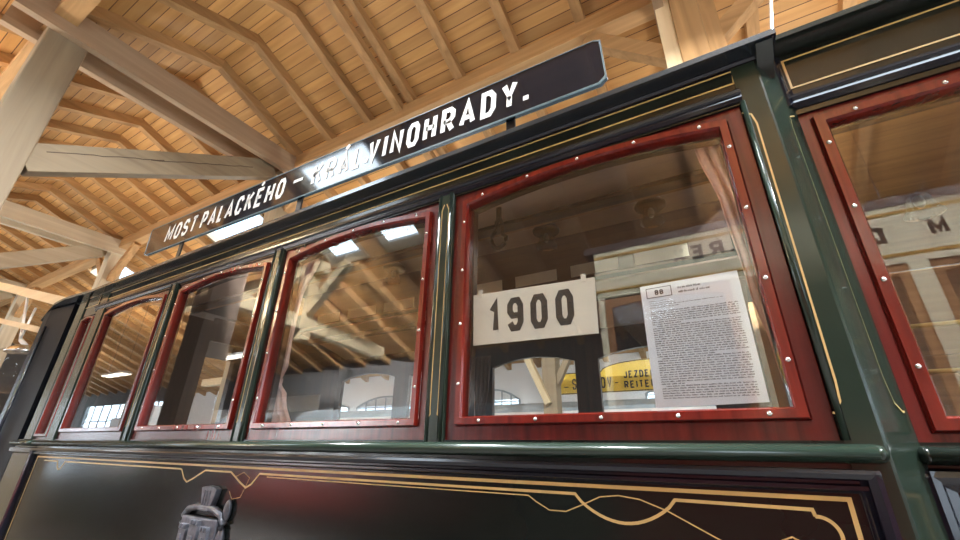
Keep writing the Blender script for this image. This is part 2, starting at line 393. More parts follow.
for (x0, x1, z0, z1) in front_holes:
    m = MB()
    for k in range(7): xx = x0 + k*(x1-x0)/6; m.box(xx-.03, xx+.03, HY0-.12, HY0-.06, z0, z1)
    for k in range(4): zz = z0 + k*(z1-z0)/3; m.box(x0, x1, HY0-.12, HY0-.06, zz-.03, zz+.03)
    wo = struct(m.build('window_%d' % wi, GREYP)); wi += 1
    MB().box(x0, x1, HY0-.1, HY0-.08, z0, z1).build('pane', CLEAR, wo)
bw = [(-16, 2.5), (-11.6, 1.5), (-6.9, 1.0), (-4.2, 0.0), (-1.0, 1.1), (2.0, 1.1), (6, 2.0)]
bw = [(a, b) for a, b in bw if b > 0]
wall_y('wall_back', HY1, HY1 + .2, HX0, HX1, ceil_z(HY1), [(a-b, a+b, 1.5, 3.25) for a, b in bw], PLASTER)
for a, b in bw:
    o = arch(a-b, a+b, 1.5, 3.25, 3.62); i_ = arch(a-b+.06, a+b-.06, 1.56, 3.22, 3.56)
    m = MB().ring_y(o, i_, HY1-.03, HY1+.05)
    for k in range(1, 6): xx = a-b + k*2*b/6; m.box(xx-.02, xx+.02, HY1-.02, HY1+.03, 1.5, 3.25 + .37*(1-(2*k/6-1)**2))
    for zz in (2.1, 2.7, 3.2): m.box(a-b, a+b, HY1-.02, HY1+.03, zz-.02, zz+.02)
    wo = struct(m.build('window_%d' % wi, GREYP)); wi += 1
    sky_half = MB().ext_y(i_, HY1, HY1 + .01)
    sky_half.build('pane', CLEAR, wo)
wall_x('wall_left', HX0 - .2, HX0, [(-8.9, -2.3, 0.1, 4.3)])
wall_x('wall_right', HX1, HX1 + .2, [(-7.5, -1.5, 0.2, 4.6)])
for xg, (y0, y1, z0, z1), nm in ((HX0, (-8.9, -2.3, 0.1, 4.3), 'door_1'), (HX1, (-7.5, -1.5, 0.2, 4.6), 'door_2')):
    m = MB()
    for k in range(7): yy = y0 + k*(y1-y0)/6; m.box(xg-.06, xg+.06, yy-.05, yy+.05, z0, z1)
    for k in range(5): zz = z0 + k*(z1-z0)/4; m.box(xg-.06, xg+.06, y0, y1, zz-.04, zz+.04)
    d = struct(m.build(nm, GREYP)); MB().box(xg-.01, xg+.01, y0, y1, z0, z1).build('pane', CLEAR, d)

# roof carpentry: every timber is a thing of its own
k = 0
x = -33.03
while x < HX1 - .2:
    for side in (1, -1):
        if any(h[0]-.12 < x < h[1]+.12 for h in (B_SKY if side == 1 else F_SKY)): skip = True
        else: skip = False
        ye = HY1 if side == 1 else HY0
        segs = [(RY, ye)]
        if skip:
            h = [h for h in (B_SKY if side == 1 else F_SKY) if h[0]-.12 < x < h[1]+.12]
            segs = []; c = RY
            for q in sorted(h, key=lambda q: abs((q[2]+q[3])/2 - RY)):
                a, b = (q[2], q[3]) if side == 1 else (q[3], q[2])
                if abs(a - c) > .1: segs.append((c, a - .04*side))
                c = b + .04*side
            segs.append((c, ye))
        for a, b in segs:
            za, zb = ceil_z(a) - .1, ceil_z(b) - .1
            o = MB().prism([(x-.075, a, za-.1), (x+.075, a, za-.1), (x+.075, a, za+.1), (x-.075, a, za+.1)],
                           [(x-.075, b, zb-.1), (x+.075, b, zb-.1), (x+.075, b, zb+.1), (x-.075, b, zb+.1)]).build('rafter', TIM['y'])
            tag(o, 'sloping timber rafter under the roof boards ' + ('behind the dark green tram' if side == 1 else 'on the photographer\'s side of the ridge'), 'rafter',
                'rafters of the rear roof slope' if side == 1 else 'rafters of the front roof slope')
    x += 1.07
tag(MB().prism([(-4.45, RY, 8.18), (-4.29, RY, 8.18), (-4.29, RY, 8.34), (-4.45, RY, 8.34)], [(-4.45, 6.5, 8.18 - .404*(6.5-RY)), (-4.29, 6.5, 8.18 - .404*(6.5-RY)), (-4.29, 6.5, 8.34 - .404*(6.5-RY)), (-4.45, 6.5, 8.34 - .404*(6.5-RY))]).build('rafter', TIM['y']), 'second lower rafter doubled beside another above the middle of the destination board', 'rafter')
for yv, nm in ((3.17, 'long timber purlin under the rafters behind the destination board'), (-.81, 'long timber purlin over the aisle on the photographer\'s side')):
    tag(MB().box(HX0, HX1, yv-.13, yv+.13, 7.25, 7.54).build('purlin', TIM['x']), nm, 'beam')
FR = [.38, -7.6, -15.8, -23.8]
where = ['above the right end of the tram roof', 'ending behind the middle of the destination board', 'crossing left of the destination board', 'far down the hall on the left']
for fi, X in enumerate(FR):
    M_ = PALE if fi < 2 else LIT_PALE
    for s in (-1, 1):
        tag(MB().box(X + s*.27 - .06, X + s*.27 + .06, -1.28 if fi else .6, 3.42, 7.06, 7.50).build('tie_beam', (TIEW if fi < 2 else LIT_PALE)['y']),
            '%s plank of the double tie beam %s' % ('left' if s < 0 else 'right', where[fi]), 'beam')
    hw = .15 if fi == 0 else .21
    tag(MB().box(X-hw, X+hw, 3.17-.21, 3.17+.21, 0, 7.24).build('timber_post', TIM['z'] if fi == 0 else M_['z'], bevel=.015),
        ['squared timber post rising behind the tram roof right of the destination board', 'squared timber post hidden behind the destination board', 'squared timber post behind the left end of the tram', 'squared timber post far down the hall behind the tram'][fi], 'post')
    if fi:
        tag(MB().box(X-.21, X+.21, -.675-.225, -.675+.225, 0, 7.6).build('timber_post', M_['z'], bevel=.02),
            ['', 'big pale timber post at the upper left corner, nearest the camera', 'pale timber post in the aisle, second from the camera', 'pale timber post in the aisle at the far end'][fi], 'post')
        kb = tag(MB().beam((X, -.5, 5.12), (X, 2.75, 7.1), .24, .40).build('knee_brace', M_['y'], bevel=.012),
            ['', 'cracked pale knee brace running right from the big post to the tie beam', 'pale knee brace below the second double tie beam on the left', 'pale knee brace far down the hall'][fi], 'brace')
        if fi == 1:
            d = Vector((0, 3.25, 1.98)).normalized(); nn = Vector((0, -d.z, d.y)); q = random.Random(5)
            mp = lambda u, v: tuple(Vector((X + .1215, -.5, 5.12)) + d*u + nn*v)
            for u0, u1, v0 in ((.25, 1.7, .075), (1.5, 3.3, .035)):
                MB().stroke([(u0 + (u1-u0)*k/14, v0 - .035*k/14 + q.uniform(-.008, .008)) for k in range(15)], .014, mp).build('crack', OLDT['y'], kb)
        tag(MB().beam((X, -.80, 5.12), (X, -2.45, 6.45), .24, .34).build('knee_brace', M_['y']),
            'knee brace leaning away over the photographer\'s side from the ' + ['', 'nearest', 'second', 'far'][fi] + ' aisle post', 'brace')
    for s in (-1, 1):
        tag(MB().beam((X + s*.2, 3.17, 6.25), (X + s*1.25, 3.17, 7.22), .17, .2).build('brace', TIM['x']),
            ('left' if s < 0 else 'right') + ' diagonal brace from rear purlin to post ' + ['right of the destination board', 'behind the destination board', 'at the tram\'s left end', 'far down the hall'][fi], 'brace')
for s in (-1, 1):
    tag(MB().box(.38 + s*.235 - .085, .38 + s*.235 + .085, 3.02, 3.36, 0, 7.24).build('post_plank', PINE['z'] if s < 0 else TIM['z']),
        ('left' if s < 0 else 'right') + ' plank clamped to the post right of the destination board', 'plank')

# ------------------------------------------------------------------ the dark green tram
XL, XR = -4.57, 0.27                    # straight part of the saloon side (outer face y = 0)
TW = 2.8                                # width of the saloon
T = thing('tram', 'old dark green tram with red window frames and gold lining filling the photo', 'tram', (-2.1, 1.4, 0))
Z0, Z1 = 1.683, 2.715                   # window band
ON = [(x, 0.0) for x in (0,)]
PITCH_W = 1.163
WIN = [(-0.905, 0.195), (-2.075, -0.985), (-3.225, -2.160), (-4.385, -3.320)]

def flatmap(y): return lambda u, v: (u, y, v)
# lower side panel and its frame mouldings
MB().box(-4.66, XR - .005, 0.0, 0.05, 0.55, 1.69).build('side_panel', PANELP, T)
MB().box(XL, XR - .005, TW - .05, TW, 0.55, 1.69).build('far_side_panel', PANELP, T)
m = MB()
m.ext_x([(-.001, 1.632), (-.030, 1.630), (-.034, 1.622), (-.030, 1.612), (-.012, 1.608), (-.012, 1.602), (-.018, 1.598), (-.018, 1.590), (-.001, 1.583)], -4.655, .238)
m.build('belt_moulding', NAVY, T)
m = MB()
m.ext_z([(.238, -.001), (.238, -.030), (.228, -.034), (.214, -.028), (.212, -.014), (.204, -.018), (.196, -.001)], 0.6, 1.625)
m.build('panel_moulding', NAVY, T)
m = MB().ext_z([(-4.66, -.001), (-4.66, -.026), (-4.645, -.03), (-4.63, -.022), (-4.615, -.001)], 0.6, 1.625); m.build('panel_moulding', NAVY, T)
# rounded waist rail under the windows
pr = [(0.01, 1.642)] + [(-.012 - .036*math.cos(a), 1.6625 + .0205*math.sin(a)) for a in [(-90 + 15*k)*PI/180 for k in range(13)]] + [(0.01, 1.683)]
m = MB().ext_x(pr, XL - .07, XR - .025)
m.blob((XR - .025, -.012, 1.6625), .02, .036, .0205)
m.build('waist_rail', GREEN, T, smooth=True)
# narrow strip under the rail
MB().box(XL - .05, .19, -.006, 0.03, 1.630, 1.645).build('rail_strip', BLACKGREEN, T)

# letterboard above the windows
MB().box(XL, XR - .02, 0.0, 0.05, Z1 - .02, 2.90).build('letterboard', BLACKGREEN, T)
MB().box(XL, XR - .02, TW - .05, TW, Z1 - .02, 2.90).build('far_letterboard', BLACKGREEN, T)
m = MB().ext_x([(0.001, 2.752), (-.014, 2.750), (-.020, 2.742), (-.018, 2.732), (-.010, 2.728), (-.012, 2.716), (-.006, 2.704), (0.03, 2.70)], XL, .205)
m.build('window_head_moulding', NAVY, T)
# cornice and gutter
m = MB().ext_x([(0.01, 2.846), (-.012, 2.846), (-.020, 2.852), (-.020, 2.860), (-.055, 2.866), (-.060, 2.872), (0.01, 2.872)], XL, .285)
m.build('cornice', NAVY, T)
def roof_edge(x):                       # (y, z) of the gutter line, straight along the saloon, bowed at the far platform
    pts = [(-6.30, .42, 2.83), (-6.22, .16, 2.845), (-6.08, .03, 2.865), (-5.83, -.005, 2.905), (-5.55, -.045, 2.925), (-5.2, -.072, 2.918), (-4.6, -.08, 2.885), (.325, -.08, 2.885)]
    for a, b in zip(pts, pts[1:]):
        if a[0] <= x <= b[0]:
            t = (x - a[0]) / (b[0] - a[0]); return (a[1] + (b[1]-a[1])*t, a[2] + (b[2]-a[2])*t)
    return pts[0][1:] if x < pts[0][0] else pts[-1][1:]
xs = [-6.30, -6.22, -6.15, -6.08, -5.95, -5.83, -5.7, -5.55, -5.35, -5.2, -5.0, -4.6, -3, -1.5, .325]
lo, hi = [], []
m = MB()
for a, b in zip(xs, xs[1:]):
    (ya, za), (yb, zb) = roof_edge(a), roof_edge(b)
    sa = lambda y, z, q: (q, y, z)
    m.prism([(a, ya, za - .030), (a, ya, za - .008), (a, ya + .012, za), (a, ya + .06, za + .012), (a, ya + .11, za + .004), (a, ya + .11, za - .030)],
            [(b, yb, zb - .030), (b, yb, zb - .008), (b, yb + .012, zb), (b, yb + .06, zb + .012), (b, yb + .11, zb + .004), (b, yb + .11, zb - .030)])
m.build('gutter', GUTTER, T)
# roof skin: low side decks and a raised lantern in the middle
m = MB()
def roof_y(t, x):
    y0, z0 = roof_edge(x); 
    return y0 + .09 + (.85 - y0 - .09)*t, z0 - .012 + (3.22 - z0)*(1 - (1-t)**1.7)
NT = 6
for side in (0, 1):
    vs, fs = [], []
    for i, xx in enumerate(xs):
        for j in range(NT + 1):
            y, z = roof_y(j/NT, xx); vs.append((xx, y if side == 0 else TW - y, z))
    for i in range(len(xs)-1):
        for j in range(NT): q = i*(NT+1) + j; fs.append((q, q+1, q+NT+2, q+NT+1))
    m.add(vs, fs)
m.build('roof_deck', GREYROOF, T, smooth=True)
MB().box(-4.5, .2, .83, .87, 3.02, 3.52).build('lantern_side', DARKWOOD['x'], T)
MB().box(-4.5, .2, 1.93, 1.97, 3.02, 3.52).build('lantern_side', LANTERN, T)
m = MB().ext_x([(.78, 3.50), (1.1, 3.58), (1.4, 3.60), (1.7, 3.58), (2.02, 3.50), (2.02, 3.46), (.78, 3.46)], -4.6, .3)
m.build('lantern_roof', GREYROOF, T)
MB().box(-4.5, .2, .87, 1.93, 3.44, 3.455).build('lantern_ceiling', CEILW, T)
for s in (0, 1):
    a = [(.06, 2.79), (.25, 2.845), (.5, 2.90), (.84, 2.965), (.84, 2.98), (.06, 2.81)]
    MB().ext_x([(y if s == 0 else TW - y, z) for y, z in a], -4.5, .25).build('side_ceiling', CEILW, T)
    a = [(.62, 2.90), (.62, 2.875), (.70, 2.875), (.70, 2.92)]
    MB().ext_x([(y if s == 0 else TW - y, z) for y, z in a], -4.5, .25).build('ceiling_moulding', DARKWOOD['x'], T)
MB().ext_x([(.05, 2.80), (.05, 2.70), (.08, 2.70), (.10, 2.80)], -4.5, .25).build('window_head_board', CEILW, T)
MB().box(-4.5, .25, .80, .83, 2.94, 3.03).build('lantern_sill', OAK['x'], T)
# end of the saloon roof against the platform
MB().prism([(.27, -.07, 2.85), (.27, .05, 2.80), (.27, .8, 2.84), (.27, .8, 3.2), (.27, .4, 3.08), (.27, 0, 2.9)],
           [(.315, -.07, 2.85), (.315, .05, 2.80), (.315, .8, 2.84), (.315, .8, 3.2), (.315, .4, 3.08), (.315, 0, 2.9)]).build('roof_end', BLACKGREEN, T)

# pillars between the windows
def rib(mb, x, y, r, z0, z1): mb.ext_z([(x + r*math.cos(a), y - r*math.sin(a)*.8) for a in [PI*k/8 for k in range(9)]], z0, z1)
gaps = [(WIN[1][1], WIN[0][0]), (WIN[2][1], WIN[1][0]), (WIN[3][1], WIN[2][0])]
for a, b in gaps:
    m = MB().box(a - .002, b + .002, -.008, .05, Z0 - .01, Z1 + .01)
    p = m.build('pillar', GREEN, T, bevel=.006)
    m = MB(); rib(m, b - .012, -.007, .010, Z0, Z1); rib(m, a + .012, -.007, .008, Z0, Z1)
    m.build('beading', GREEN, p, smooth=True)
    m = MB(); c = (a + b)/2; hw = min(.018, (b - a)*.22)
    for s in (-1, 1):
        m.stroke([(c + s*hw*.35, Z1 - .055), (c + s*hw, Z1 - .085), (c + s*hw, 1.80), (c + s*hw*.9, 1.775), (c + s*hw*1.5, 1.765)], .0045, flatmap(-.0095))
    m.build('gold_line', GOLD, p)
# saloon end pillars with a chamfered face towards the platforms
def end_pillar(xa, xb, xc, sgn, name='end_pillar', z0=.6):
    pts = [(xa, -.006), (xb - sgn*.006, -.006), (xb, -.003), (xb + sgn*.004, .002), (xc, .118), (xc, .16), (xa, .16)]
    return MB().ext_z(pts, z0, 2.87).build(name, GREEN, T)
p = end_pillar(.197, XR, .352, 1)
m = MB()
gl = [(.193, 2.655), (.215, 2.64), (.222, 2.60), (.215, 1.82), (.212, 1.775), (.198, 1.748), (.192, 1.750)]
m.stroke(gl, .0048, flatmap(-.0075))
def chmap(u, v):                         # along the chamfer: u runs from its outer edge inwards
    t = u; return (XR + .004 + (.352 - XR - .004)*t + .0015, .002 + .116*t - .0012, v)
m.stroke([(.82, 2.66), (.60, 2.645), (.55, 2.60), (.55, 1.83), (.62, 1.775), (.8, 1.755), (.86, 1.757)], .005, chmap)
m.build('gold_line', GOLD, p)
rb = MB(); rib(rb, .203, -.005, .008, 1.69, 2.70); rb.build('beading', GREEN, p, smooth=True)
end_pillar(-4.385, -4.525, -4.53, -1, z0=1.66)

# window frames
def rect_loop(x0, x1, z0, z1, n=10):
    return [(x0, z0), (x1, z0)] + [(x1 + (x0-x1)*k/n, z1) for k in range(n + 1)]
screw_me = None
def window(x0, x1, y, parent, z0=Z0, zt=2.705, stile=.044, bead=.030, bot=.053, arch_h=.042, screws=True, name='window_frame', zb=None, RD=RED, BD=BEAD):
    global screw_me
    bx0, bx1 = x0 + stile, x1 - stile; bz0 = z0 + bot; zs = 2.655; zc = zs + arch_h
    zc = min(zc, zt - .004)
    gx0, gx1 = bx0 + bead, bx1 - bead; gz0 = bz0 + bead
    O = rect_loop(x0, x1, z0, zt); B = arch(bx0, bx1, bz0, zs, zc); I = arch(gx0, gx1, gz0, zs - bead*.95, zc - bead*.95)
    f = MB().ring_y(O, B, y + .010, y + .055).build(name, RD['z'], parent, bevel=.003)
    b = MB()
    n = len(B); ins = .006
    Bm = [(px + (qx-px)*.15, pz + (qz-pz)*.15) for (px, pz), (qx, qz) in zip(B, I)]; Im = [(px + (qx-px)*.85, pz + (qz-pz)*.85) for (px, pz), (qx, qz) in zip(B, I)]
    vs = [(px, y + .010, pz) for px, pz in B] + [(px, y - .008, pz) for px, pz in Bm] + [(px, y - .008, pz) for px, pz in Im] + [(px, y + .002, pz) for px, pz in I] + [(px, y + .045, pz) for px, pz in I]
    fs = [(a*n + k, a*n + (k+1) % n, (a+1)*n + (k+1) % n, (a+1)*n + k) for a in range(4) for k in range(n)]
    b.add(vs, fs)
    bd = b.build('glazing_bead', BD['z'], f)
    pane = arch(gx0 - .004, gx1 + .004, gz0 - .004, zs - bead*.9, zc - bead*.9)
    MB().ext_y(pane, y + .020, y + .024).build('window_pane', GLASS, f)
    MB().ring_y(O, I, y + .056, y + .085).build('inner_frame', DARKWOOD['z'], f)
    if screws:
        pos = []
        W = gx1 - gx0; H = zs - gz0
        for k in range(5): pos.append((gx0 + W*(k + .35)/4.6, gz0 - bead/2))
        for k in range(5):
            xx = gx0 + W*(k + .35)/4.6; t = (xx - bx0)/(bx1 - bx0); pos.append((xx, zs + (zc-zs)*(1 - (2*t-1)**2) - bead*.52))
        for k in range(4):
            for xx in (bx0 + bead*.5, bx1 - bead*.5): pos.append((xx, gz0 + H*(k + .5)/4))
        for px, pz in pos:
            if screw_me is None:
                so = MB().lathe([(1e-4, -.005), (.004, -.0042), (.0068, -.0008), (.0068, .002)], (px, y - .008, pz), 10, 'y').build('screw', STEEL, bd, smooth=True, origin=(px, y - .008, pz))
                screw_me = so.data
            else:
                so = bpy.data.objects.new('screw', screw_me); COL.objects.link(so); so.parent = bd; so.location = Vector((px, y - .008, pz)) - world_loc(bd)
    return f
for i, (a, b) in enumerate(WIN): window(a, b, 0.0, T, screws=(i < 3))
# far side of the saloon: wide dark pillars, arched windows
FW = [-5.0, -4.62, -3.47, -2.32, -1.17, -.02, .30]
for a, b in ((-4.62, -3.47), (-3.47, -2.32), (-2.32, -1.17), (-1.17, -.02)):
    f = MB().ring_y(rect_loop(a, b, Z0, 2.86), arch(a + .115, b - .115, 1.76, 2.50, 2.575), TW - .06, TW - .01).build('far_window_frame', DARKWOOD['z'], T)
    MB().ext_y(arch(a + .115, b - .115, 1.76, 2.50, 2.575), TW - .03, TW - .026).build('window_pane', CLEAR, f)
MB().box(-.02, .25, TW - .06, TW - .01, Z0, 2.86).build('far_end_pillar', DARKWOOD['z'], T)
h = MB().box(-1.185, -1.165, TW - .10, TW - .06, 1.80, 1.93); h.lathe([(.012, 0), (.016, .02), (.012, .05)], (-1.175, TW - .085, 1.92), 10)
h.build('window_latch', STEEL, T, smooth=True)
# floor, benches, bulkheads inside
MB().box(-6.2, 2.2, .1, TW - .1, .86, .92).build('tram_floor', DARKWOOD['x'], T)
for y0, y1 in ((.06, .5), (2.3, 2.74)): MB().box(-4.4, .2, y0, y1, .92, 1.36).build('bench', OAK['x'], T, bevel=.02)
for xx in (.285, -4.55):
    m = MB(); sg = 1
    for ya, yb, za, zb in ((.12, .95, .92, 2.86), (1.85, 2.68, .92, 2.86), (.95, 1.85, 2.66, 2.90)):
        m.box(xx, xx + .03, ya, yb, za, zb)
    m.build('bulkhead', DARKWOOD['z'], T)
# gold lining of the letterboard
m = MB()
for z in (2.785, 2.838): pass
m.stroke([(XL + .03, 2.786), (.196, 2.786), (.202, 2.838), (XL + .03, 2.838)], .0065, flatmap(-.002))
m.build('letterboard_gold_line', GOLD, T)
# gold lining of the side panel
def arcpts(cx, cz, r, a0, a1, n=10): return [(cx + r*math.cos(math.radians(a0 + (a1-a0)*k/n)), cz + r*math.sin(math.radians(a0 + (a1-a0)*k/n))) for k in range(n+1)]
m = MB()
m.stroke([(-4.55, 1.571), (.176, 1.571), (.176, .75), (-4.55, .75)], .0095, flatmap(-.0015), True)
m.build('side_panel_gold_line', GOLD, T)
m = MB()
def lobe(x0, x1, dz, skew=0): 
    n = 14
    return [(x0 + (x1-x0)*k/n, 1.549 - dz*math.sin(PI*k/n)**.8) for k in range(n+1)]
inner = [(-4.40, 1.549), (-4.16, 1.549)] + lobe(-4.155, -4.03, .05) + [(-2.545, 1.549), (-2.53, 1.545), (-2.49, 1.507), (-2.455, 1.492), (-2.41, 1.508), (-2.315, 1.549), (-2.10, 1.549), (-2.02, 1.512), (-1.965, 1.490), (-1.93, 1.505), (-1.885, 1.549)]
inner += [(-.44, 1.549)] + [(-.44 + .262*t, 1.549 - .062*math.sin(PI*t)**.75) for t in [k/16 for k in range(1, 17)]]
inner += [(.105, 1.547), (.108, 1.534)]
m.stroke(inner, .0075, flatmap(-.0015))
m.stroke(arcpts(.110, 1.498, .036, 95, -20, 12) + [(.140, 1.484), (.150, 1.478), (.150, .85)], .0075, flatmap(-.0015))
m.build('side_panel_inner_gold_line', GOLD, T)
m = MB()
m.stroke([(-1.83, 1.538), (-.585, 1.537), (-.56, 1.522), (-.52, 1.503), (-.47, 1.503), (-.42, 1.523), (-.37, 1.545), (-.32, 1.551), (-.265, 1.545), (-.20, 1.523), (-.09, 1.470), (-.03, 1.445)], .003, flatmap(-.0012))
m.stroke([(-.01, 1.43), (.035, 1.482), (.055, 1.49), (.085, 1.475), (.10, 1.44)], .003, flatmap(-.0012))
m.stroke([(-2.06, 1.53), (-2.0, 1.551), (-1.95, 1.53), (-1.99, 1.45), (-2.05, 1.44), (-2.08, 1.47)], .002, flatmap(-.0012))
m.build('side_panel_thin_gold_line', GOLD, T)
# cast coat of arms on the side panel
ca = MB()
sh = [(-2.385, 1.36), (-2.10, 1.36), (-2.10, 1.20), (-2.13, 1.06), (-2.24, .98), (-2.35, 1.06), (-2.385, 1.20)]
ca.ext_y(sh, -.035, 0)
shd = ca.build('coat_of_arms', CAST, T, bevel=.008)
m = MB()
for cx, w2, zt in ((-2.33, .028, 1.31), (-2.245, .034, 1.33), (-2.16, .028, 1.31)):
    m.box(cx - w2, cx + w2, -.05, -.03, 1.08, zt)
    for q in (-1, 0, 1): m.box(cx + q*w2*.75 - w2*.2, cx + q*w2*.75 + w2*.2, -.054, -.03, zt, zt + .02)
    m.box(cx - w2*.4, cx + w2*.4, -.056, -.05, 1.14, 1.22); m.box(cx - w2*.4, cx + w2*.4, -.056, -.05, 1.25, 1.29)
m.box(-2.375, -2.11, -.045, -.03, 1.02, 1.09)
m.build('towers', CAST, shd, bevel=.003)
m = MB().ext_y([(-2.265, 1.385), (-2.195, 1.385), (-2.178, 1.44), (-2.168, 1.475), (-2.20, 1.486), (-2.245, 1.488), (-2.292, 1.480), (-2.28, 1.44)], -.028, 0)
for q in (-2.255, -2.235, -2.212): m.box(q - .004, q + .004, -.032, -.02, 1.40, 1.47)
m.box(-2.27, -2.19, -.034, 0, 1.385, 1.397)
m.build('crest_helmet', CAST, shd, bevel=.006)
m = MB()
m.tube([(-2.405, -.014, 1.325), (-2.40, -.016, 1.355), (-2.37, -.018, 1.385), (-2.31, -.018, 1.397), (-2.235, -.018, 1.400), (-2.16, -.018, 1.394), (-2.10, -.018, 1.375), (-2.075, -.016, 1.345), (-2.085, -.014, 1.325)], .015, 8)
m.build('mantling', CAST, shd, smooth=True)
for s, cx in ((-1, -2.405), (1, -2.08)):
    m = MB()
    if s > 0: m.blob((cx + .005, -.012, 1.395), .020, .016, .045)
    m.blob((cx - s*.005, -.012, 1.20 if s < 0 else 1.27), .024, .018, .06); m.blob((cx, -.012, 1.12), .022, .018, .09)
    m.build('supporter_figure', CAST, shd, smooth=True)

shd.location.x += .03
# ------- right-hand platform (face at y = 0.12)
PY = .12
PX1 = 2.2
MB().box(.34, PX1, PY, PY + .05, .55, 1.69).build('platform_panel', PANELP, T)
m = MB().ext_x([(PY, 1.636), (PY - .022, 1.630), (PY - .026, 1.618), (PY - .018, 1.606), (PY - .012, 1.60), (PY, 1.588)], .335, PX1)
m.ext_z([(.335, PY), (.335, PY - .022), (.345, PY - .028), (.360, PY - .02), (.366, PY - .010), (.385, PY)], .6, 1.63)
m.build('platform_moulding', NAVY, T)
pr2 = [(y + PY, z) for y, z in pr]
m = MB().ext_x(pr2, .352, PX1); m.blob((.352, PY - .012, 1.6625), .014, .036, .0205); m.build('platform_waist_rail', BLACKGREEN, T, smooth=True)
window(.352, 1.40, PY, T, z0=1.688, zt=2.700, stile=.03, bead=.036, bot=.022, arch_h=.0)
window(1.47, 2.18, PY, T, z0=1.688, zt=2.700, arch_h=0, screws=False)
MB().box(1.40, 1.47, PY - .006, PY + .05, 1.68, 2.72).build('pillar', GREEN, T, bevel=.006)
MB().box(.345, PX1, PY, PY + .05, 2.68, 2.97).build('platform_letterboard', BLACKGREEN, T)
m = MB().ext_x([(PY, 2.755), (PY - .014, 2.752), (PY - .018, 2.74), (PY - .01, 2.732), (PY - .012, 2.72), (PY - .004, 2.70), (PY + .03, 2.695)], .345, PX1)
m.ext_z([(.320, PY - .03), (.338, PY - .034), (.352, PY - .012), (.362, PY), (.32, PY + .02)], 2.70, 2.93)
m.build('platform_head_moulding', NAVY, T)
m = MB().stroke([(.364, 2.789), (.364, 2.912), (PX1 - .1, 2.912), (PX1 - .1, 2.789)], .0065, flatmap(PY - .002), True); m.build('platform_gold_line', GOLD, T)
m = MB().stroke([(.41, 1.575), (PX1 - .1, 1.575), (PX1 - .1, .75), (.41, .75)], .0095, flatmap(PY - .0015), True); m.build('platform_panel_gold_line', GOLD, T)
m = MB().ext_x([(PY + .02, 2.935), (PY - .02, 2.935), (PY - .055, 2.948), (PY - .07, 2.952), (PY - .07, 2.972), (PY - .05, 2.98), (PY + .05, 2.985), (.6, 3.10), (1.4, 3.15), (2.2, 3.10), (2.75, 2.98), (2.75, 2.94)], .33, PX1 + .1)
m.build('platform_roof', BLACKGREEN, T)
MB().box(.34, PX1, .2, 2.6, 2.90, 2.915).build('platform_ceiling', OAK['x'], T)
m = MB(); m.box(.32, PX1, TW - .16, TW - .12, .92, 2.9)
for z in (1.72, 1.92, 2.30): m.box(.32, PX1, TW - .175, TW - .16, z, z + .03)
m.build('platform_back_wall', OAK['x'], T)
for z in (1.976, 1.858): MB().tube([(.37, .2, z), (1.4, .2, z)], .006, 8).build('guard_rod', BRASS, T, smooth=True)

# ------- far (left) platform
MB().box(-4.99, -4.52, .0, .05, 2.68, 2.90).build('platform_letterboard', BLACKGREEN, T)
MB().stroke([(-4.95, 2.765), (-4.57, 2.765), (-4.57, 2.86), (-4.95, 2.86)], .006, flatmap(-.002), True).build('platform_gold_line', GOLD, T)
window(-4.815, -4.53, .0, T, z0=1.688, zt=2.69, stile=.012, bead=.024, bot=.02, arch_h=.02, screws=False)
MB().box(-4.985, -4.815, -.008, .06, 1.68, 2.90).build('pillar', GREEN, T, bevel=.012)
MB().box(-5.12, -4.67, .0, .05, .55, 1.69).build('platform_panel', GREYP if False else BLACKGREEN, T)
m = MB().ext_x(pr, -5.12, XL - .06); m.build('platform_waist_rail', GREEN, T, smooth=True)
m = MB().ext_x([(.0, 1.636), (-.03, 1.630), (-.03, 1.60), (.0, 1.588)], -5.12, -4.655); m.build('platform_moulding', NAVY, T)
# dark corner post and bow front
m = MB().ext_z([(-6.02, .10), (-5.86, .0), (-5.70, -.01), (-5.22, .02), (-5.20, .12), (-5.8, .2), (-6.1, .5), (-6.16, .5)], .6, 2.88); m.build('corner_post', MATT, T)
MB().tube([(-5.62, -.02, .7), (-5.62, -.02, 2.7)], .012, 8).build('grab_rail', NAVY, T, smooth=True)
MB().box(-6.32, -6.2, .5, 2.3, .6, 1.7).build('dash_panel', PANELP, T, bevel=.02)
MB().ext_z([(-6.22, TW - .16), (-6.12, TW - .06), (-5.66, TW - .10), (-5.66, TW - .2), (-6.2, TW - .6), (-6.3, TW - .6)], .6, 2.85).build('corner_post', NAVY, T)
m = MB().prism([(-6.2, .15, 2.80), (-5.3, .08, 2.87), (-5.3, TW - .08, 2.87), (-6.2, TW - .15, 2.80)], [(-6.2, .15, 2.83), (-5.3, .08, 2.90), (-5.3, TW - .08, 2.90), (-6.2, TW - .15, 2.83)])
m.build('platform_ceiling', NAVY, T)
MB().box(-6.3, -4.6, .85, 1.95, 2.95, 3.25).build('platform_roof', GREYROOF, T)
# underframe
MB().box(-6.0, 2.0, .25, TW - .25, .45, .86).build('underframe', BLACK, T)
for xx in (-3.2, -1.1):
    for y0 in (.55, 2.1):
        m = MB().lathe([(.05, 0), (.36, 0), (.38, .02), (.38, .10), (.34, .13), (.05, .13)], (xx, y0, .385), 28, 'y'); m.build('wheel', BLACK, T, smooth=True)

